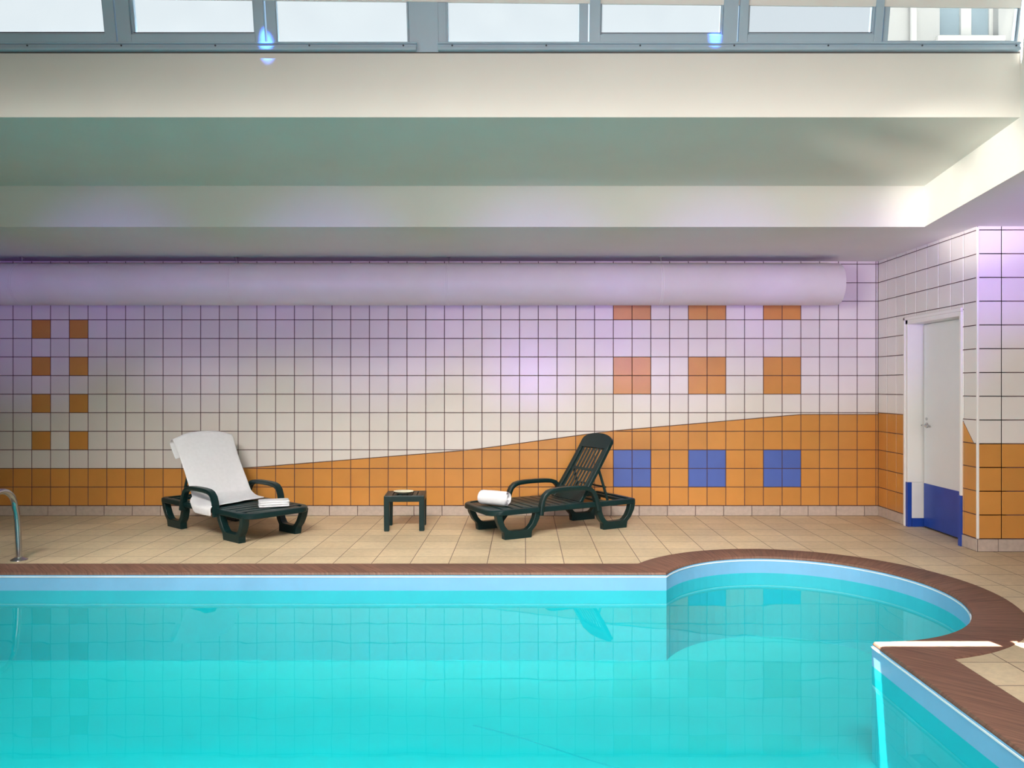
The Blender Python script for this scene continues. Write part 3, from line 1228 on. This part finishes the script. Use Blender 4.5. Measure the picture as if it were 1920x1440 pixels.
# ------------------------------------------------------------------ towels
def drape():
    """towel over the left lounger's back: lounger-local coordinates; +y is the side nearest the viewer"""
    mb = MB()
    T = 0.021
    path = []       # (point function of y) as (x,z) plus kind
    # behind the back, hanging down
    for k in range(7):
        t = BL - 0.22 + 0.215 * k / 6
        p = bfn(0, t, -0.036)
        path.append((p[0], p[2], 'b', t))
    for k in range(1, 6):
        a = PI * k / 6
        p = bfn(0, BL + 0.016 * math.sin(a), -0.032 * math.cos(a))
        path.append((p[0], p[2], 'c', BL))
    for k in range(18):
        t = BL - 0.01 - (BL - 0.07) * k / 17
        p = bfn(0, t, 0.034)
        path.append((p[0], p[2], 'f', t))
    pf = path[-1]
    # smooth turn to the seat
    for k in range(1, 7):
        a = k / 6
        x = pf[0] + (-0.02 - pf[0]) * a
        z = pf[1] + (0.300 - pf[1]) * (1 - (1 - a) ** 2)
        path.append((x, z, 's', a))
    for k in range(1, 8):
        path.append((-0.02 - 0.12 * k / 7, 0.299 - 0.006 * k / 7, 'e', k / 7))
    nw = 26
    grid = []
    total = len(path)
    for i, (x, z, kind, q) in enumerate(path):
        row = []
        for j in range(nw + 1):
            w = j / nw
            if kind in 'bcf':
                hi = 0.315 + 0.03 * max(0.0, (q - 0.35) / 0.4)
                lo = -0.285
                y = lo + (hi - lo) * w
                xx, zz = x, z
                if kind in 'cf' or kind == 'b':
                    # crown: the top edge falls away at the corners
                    fall = 0.055 * min(1.0, (abs(y) / 0.27)) ** 3 * max(0.0, min(1.0, (q - 0.5) / 0.2))
                    xx -= math.cos(BA) * fall
                    zz -= math.sin(BA) * fall
                if y > 0.275:           # loose border past the near edge of the back
                    e = (y - 0.275)
                    y2 = 0.275 + e * 0.9
                    zz -= e * 0.3
                    y = y2
                amp = 0.006 if kind == 'f' else 0.003
                wr = amp * math.sin(9 * w + 2.2 * q * 4) + 0.008 * noise.noise(Vector((x * 5, y * 5, 3.1)))
                if kind == 'f':
                    xx -= math.sin(BA) * max(wr, -0.004)
                    zz += math.cos(BA) * max(wr, -0.004)
            else:
                a = q if kind == 's' else 1.0
                lo = -0.285 + 0.03 * a
                hi = 0.315 + 0.15 * a
                y = lo + (hi - lo) * w
                xx, zz = x, z
                edge = 0.375
                if y > edge:
                    d = y - edge
                    y = edge + 0.012 * math.sin(min(1, d / 0.03) * PI / 2)
                    zz -= d * 0.95 * (a if a > 0.3 else 0.3)
                if kind == 'e':
                    # slanting front edge: far side reaches further
                    xx -= 0.19 * w * q
                zz += 0.010 * max(0.0, noise.noise(Vector((x * 6, y * 6, 9.0)))) + 0.008 * max(0, math.sin(11 * w + 3 * x * 5)) * (1 - a if kind == 's' else 0.25)
            row.append(mb.bm.verts.new((xx, y, zz)))
        grid.append(row)
    for a, b in zip(grid[:-1], grid[1:]):
        for j in range(nw):
            mb.bm.faces.new((a[j], a[j + 1], b[j + 1], b[j]))
    o = mb.build('bath_towel', M['terry'], smooth=80)
    so = o.modifiers.new('thickness', 'SOLIDIFY')
    so.thickness = 0.009
    so.offset = 1
    ss = o.modifiers.new('soft', 'SUBSURF')
    ss.levels = 1
    ss.render_levels = 1
    return o


tw = drape()
tw.location = l2.location
tw.rotation_euler = l2.rotation_euler
tag(tw, 'large white bath towel draped over the left lounger back', 'towel')


def soft_slab(mb, lx, ly, z0, z1, r, jit=0.002, n=26, m=16, seed=0.0):
    """a rounded layer of folded cloth"""
    rings = []
    nz = 8
    for k in range(nz + 1):
        a = -PI / 2 + PI * k / nz
        z = (z0 + z1) / 2 + (z1 - z0) / 2 * math.sin(a)
        ins = r * (1 - math.cos(a))
        ring = []
        P = rrect(-lx + ins, lx - ins, ly - ins, 0.02, 0.02, n=5)
        for (x, y) in P:
            d = jit * noise.noise(Vector((x * 14, y * 14, z * 30 + seed)))
            ring.append((x + d, y + d, z + jit * 1.2 * noise.noise(Vector((x * 9, y * 9, seed + 5)))))
        rings.append(ring)
    mb.loft(rings)


mb = MB()
for k in range(3):
    soft_slab(mb, 0.135 - 0.002 * (k % 2), 0.088 + 0.002 * (k % 2), 0.0185 * k, 0.0185 * (k + 1) + 0.001, 0.008, seed=k * 3.3)
ft = mb.build('folded_towel', M['terry'], smooth=60)
ft.location = (-2.305, 7.135, 0.2755)
ft.rotation_euler = (0, 0, math.radians(22))
tag(ft, 'small white folded towel at the foot of the left lounger', 'towel')

mb = MB()
rings_n = 110
turns = 4.1
R1, R0 = 0.066, 0.012
half = 0.145
outl, inn = [], []
for k in range(rings_n + 1):
    a = 2 * PI * turns * k / rings_n
    r = R0 + (R1 - R0) * k / rings_n
    outl.append((r, a))
th = (R1 - R0) / turns * 0.46


def rp(r, a, x):
    j = 0.003 * noise.noise(Vector((x * 9, math.cos(a) * 2, math.sin(a) * 2 + r * 20)))
    return (x, (r + j) * math.cos(a), (r + j) * math.sin(a) * 0.95)


nx = 12
xs = [-half + 2 * half * i / nx for i in range(nx + 1)]
sect = []
for (r, a) in outl:
    row = []
    jx = 0.006 * math.sin(a * 0.7)
    for i, x in enumerate(xs):
        e = 0.006 if i in (0, nx) else 0
        row.append(rp(r + th - e, a, x + jx))
    for i, x in reversed(list(enumerate(xs))):
        e = 0.006 if i in (0, nx) else 0
        row.append(rp(r - th + e, a, x + jx))
    sect.append(row)
mb.loft(sect)
rt = mb.build('rolled_towel', M['terry'], smooth=60)
rt.location = (-0.272, 7.19, 0.272 + 0.0735)
rt.rotation_euler = (math.radians(-100), 0, math.radians(-30))
tag(rt, 'white rolled towel at the foot of the right lounger', 'towel')

# ------------------------------------------------------------------ side table
tb = empty('side_table', (-1.15, 7.535, 0), math.radians(4))
tag(tb, 'small low dark green plastic side table between the loungers', 'table')
TWD, TDP, THT = 0.192, 0.185, 0.338
mb = MB()
for s in (-1, 1):
    mb.box((-TWD, min(s * TDP, s * (TDP - 0.045)), THT - 0.058), (TWD, max(s * TDP, s * (TDP - 0.045)), THT), bevel=0.005)
    mb.box((min(s * TWD, s * (TWD - 0.035)), -TDP + 0.02, THT - 0.058), (max(s * TWD, s * (TWD - 0.035)), TDP - 0.02, THT), bevel=0.005)
n = 7
w = 2 * (TWD - 0.03) / n
for k in range(n):
    x = -(TWD - 0.03) + k * w
    mb.box((x + 0.004, -TDP + 0.03, THT - 0.022), (x + w - 0.004, TDP - 0.03, THT - 0.002), bevel=0.003)
mb.build('tabletop', GP, tb)
for sx in (-1, 1):
    for sy in (-1, 1):
        mb = MB()
        cx, cy = sx * (TWD - 0.026), sy * (TDP - 0.026)
        rings = []
        for z, h in ((0.0, 0.022), (0.01, 0.024), (THT - 0.05, 0.026), (THT - 0.03, 0.024)):
            rings.append([(cx - h, cy - h, z), (cx + h, cy - h, z), (cx + h, cy + h, z), (cx - h, cy + h, z)])
        mb.loft(rings)
        mb.build('leg', GP, tb, bevel=0.004)
mb = MB()
mb.lathe([(0.001, 0.0), (0.055, 0.0), (0.075, 0.006), (0.094, 0.019), (0.098, 0.021), (0.097, 0.0245), (0.090, 0.0235), (0.072, 0.011), (0.05, 0.007), (0.001, 0.006)], (0, 0, 0), n=40)
ds = mb.build('shallow_dish', M['cream'], smooth=50)
ds.location = (PX(757, 7.53), 7.53, THT)
ds.scale = (1.0, 0.8, 1.0)
tag(ds, 'shallow cream oval dish on the small green table', 'dish')

# ------------------------------------------------------------------ pool handrail
HB = (PX(36, 6.14), 6.14)
hr = empty('pool_handrail', (HB[0], HB[1], 0))
tag(hr, 'bent steel grab rail at the pool edge on the left', 'handrail')
mb = MB()
pts = [(0, 0, 0.002), (-0.004, 0, 0.12), (-0.010, -0.002, 0.26), (-0.014, -0.008, 0.36), (-0.016, -0.03, 0.44)]
c = Vector((-0.016, -0.19, 0.42))
for k in range(1, 12):
    a = PI * k / 12 * 1.0
    pts.append((-0.016 - 0.006 * k / 12, c.y + 0.165 * math.cos(a), 0.42 + 0.15 * math.sin(a)))
pts += [(-0.024, -0.40, 0.34), (-0.026, -0.53, 0.16), (-0.028, -0.60, 0.0), (-0.028, -0.635, -0.12), (-0.028, -0.64, -0.45)]


def smooth_path(p, it=2):
    p = [Vector(q) for q in p]
    for _ in range(it):
        o = [p[0]]
        for a, b in zip(p[:-1], p[1:]):
            o += [a * .75 + b * .25, a * .25 + b * .75]
        o.append(p[-1])
        p = o
    return p


mb.tube(smooth_path(pts), 0.0225, n=18)
mb.build('rail', M['steel'], hr, smooth=50)
mb = MB()
mb.lathe([(0.024, 0.0), (0.062, 0.0), (0.061, 0.005), (0.05, 0.012), (0.032, 0.022), (0.0235, 0.024)], (0, 0, 0), n=32)
mb.build('flange', M['steel'], hr, smooth=40)

# ------------------------------------------------------------------ light
world = bpy.data.worlds.new('sky')
S.world = world
world.use_nodes = True
bg = world.node_tree.nodes['Background']
bg.inputs[0].default_value = (0.90, 0.95, 1.0, 1)
bg.inputs[1].default_value = 0.92


def aim(o, target):
    d = Vector(target) - o.location
    o.rotation_euler = d.to_track_quat('-Z', 'Y').to_euler()


def light(name, kind, loc, target, power, color, **k):
    l = bpy.data.lights.new(name, kind)
    l.energy = power
    l.color = color
    for a, v in k.items():
        setattr(l, a, v)
    o = bpy.data.objects.new(name, l)
    COL.objects.link(o)
    o.location = loc
    aim(o, target)
    return o


# added lamp below the closed roof stands in for skylight, narrowed to the pool
roof = light('skylight_fill', 'AREA', (-1.0, 1.9, 4.38), (-0.8, 3.4, -0.6), 200, (1.0, 0.97, 0.93), shape='RECTANGLE', size=6.5, size_y=1.8)
roof.data.spread = math.radians(78)
# added fill lamp over the viewer, angled under the beam to brighten the deck
deck = light('deck_fill', 'AREA', (0.3, 1.7, 4.25), (0.3, 7.0, 0.1), 118, (1.0, 0.94, 0.86), shape='RECTANGLE', size=8.4, size_y=0.7)
deck.data.spread = math.radians(44)
# unseen pinkish fill lamp added behind the viewer for soft frontal light
near = light('near_fill', 'AREA', (1.0, -2.8, 2.0), (1.0, 8, 1.8), 64, (1.0, 0.79, 0.77), shape='RECTANGLE', size=7.5, size_y=2.6)
near.data.spread = math.radians(75)
# fill lamp added at the front left, brightening the door corner
left_lamp = light('left_fill', 'AREA', (-5.5, -1.5, 2.2), (4.2, 6.6, 1.0), 48, (1.0, 0.97, 0.92), shape='RECTANGLE', size=3.0, size_y=2.4)
left_lamp.data.spread = math.radians(45)
# warm spots added out of view on the left to brighten the right soffit
for tgt, e in (((3.32, 6.15, 2.80), 2700), ((3.16, 5.15, 2.80), 2500)):
    light('soffit_fill', 'SPOT', (-3.0, 1.5, 2.2), tgt, e, (1.0, 0.94, 0.82), spot_size=math.radians(8), spot_blend=0.9, shadow_soft_size=0.06)
# sun: steep, slightly from behind the back wall, entering by openings added above the clear panes
sd = Vector((0.09, -0.155, -1.0))
sun = light('sun', 'SUN', (0, 6, 12), Vector((0, 6, 12)) + sd, 70.0, (1.0, 0.96, 0.88), angle=math.radians(0.3))
# violet wall-washer spots of the pool hall
VI = (0.36, 0.14, 1.0)
for x, tx, e in ((-5.0, -5.3, 300), (-3.2, -3.5, 300), (-1.4, -1.7, 330), (0.2, 0.1, 380), (1.6, 1.7, 400), (2.6, 3.3, 400)):
    light('violet_washer', 'SPOT', (x, 0.4, 1.2), (tx, D, 2.3), e * 1.7, VI, spot_size=math.radians(20), spot_blend=1.0, shadow_soft_size=0.05)
light('violet_washer', 'SPOT', (2.0, 0.6, 1.3), (4.35, WF, 2.72), 1300, VI, spot_size=math.radians(20), spot_blend=1.0, shadow_soft_size=0.05)
# blue accent lamps over the window sill
for px, py in ((500, 79), (1340, 70)):
    u = PX(px, GY)
    z = PZ(py, GY)
    light('blue_accent', 'SPOT', (u, 4.50, 3.86), (u, GY - 0.01, z), 150, (0.06, 0.20, 1.0), spot_size=math.radians(13), spot_blend=1.0, shadow_soft_size=0.01)
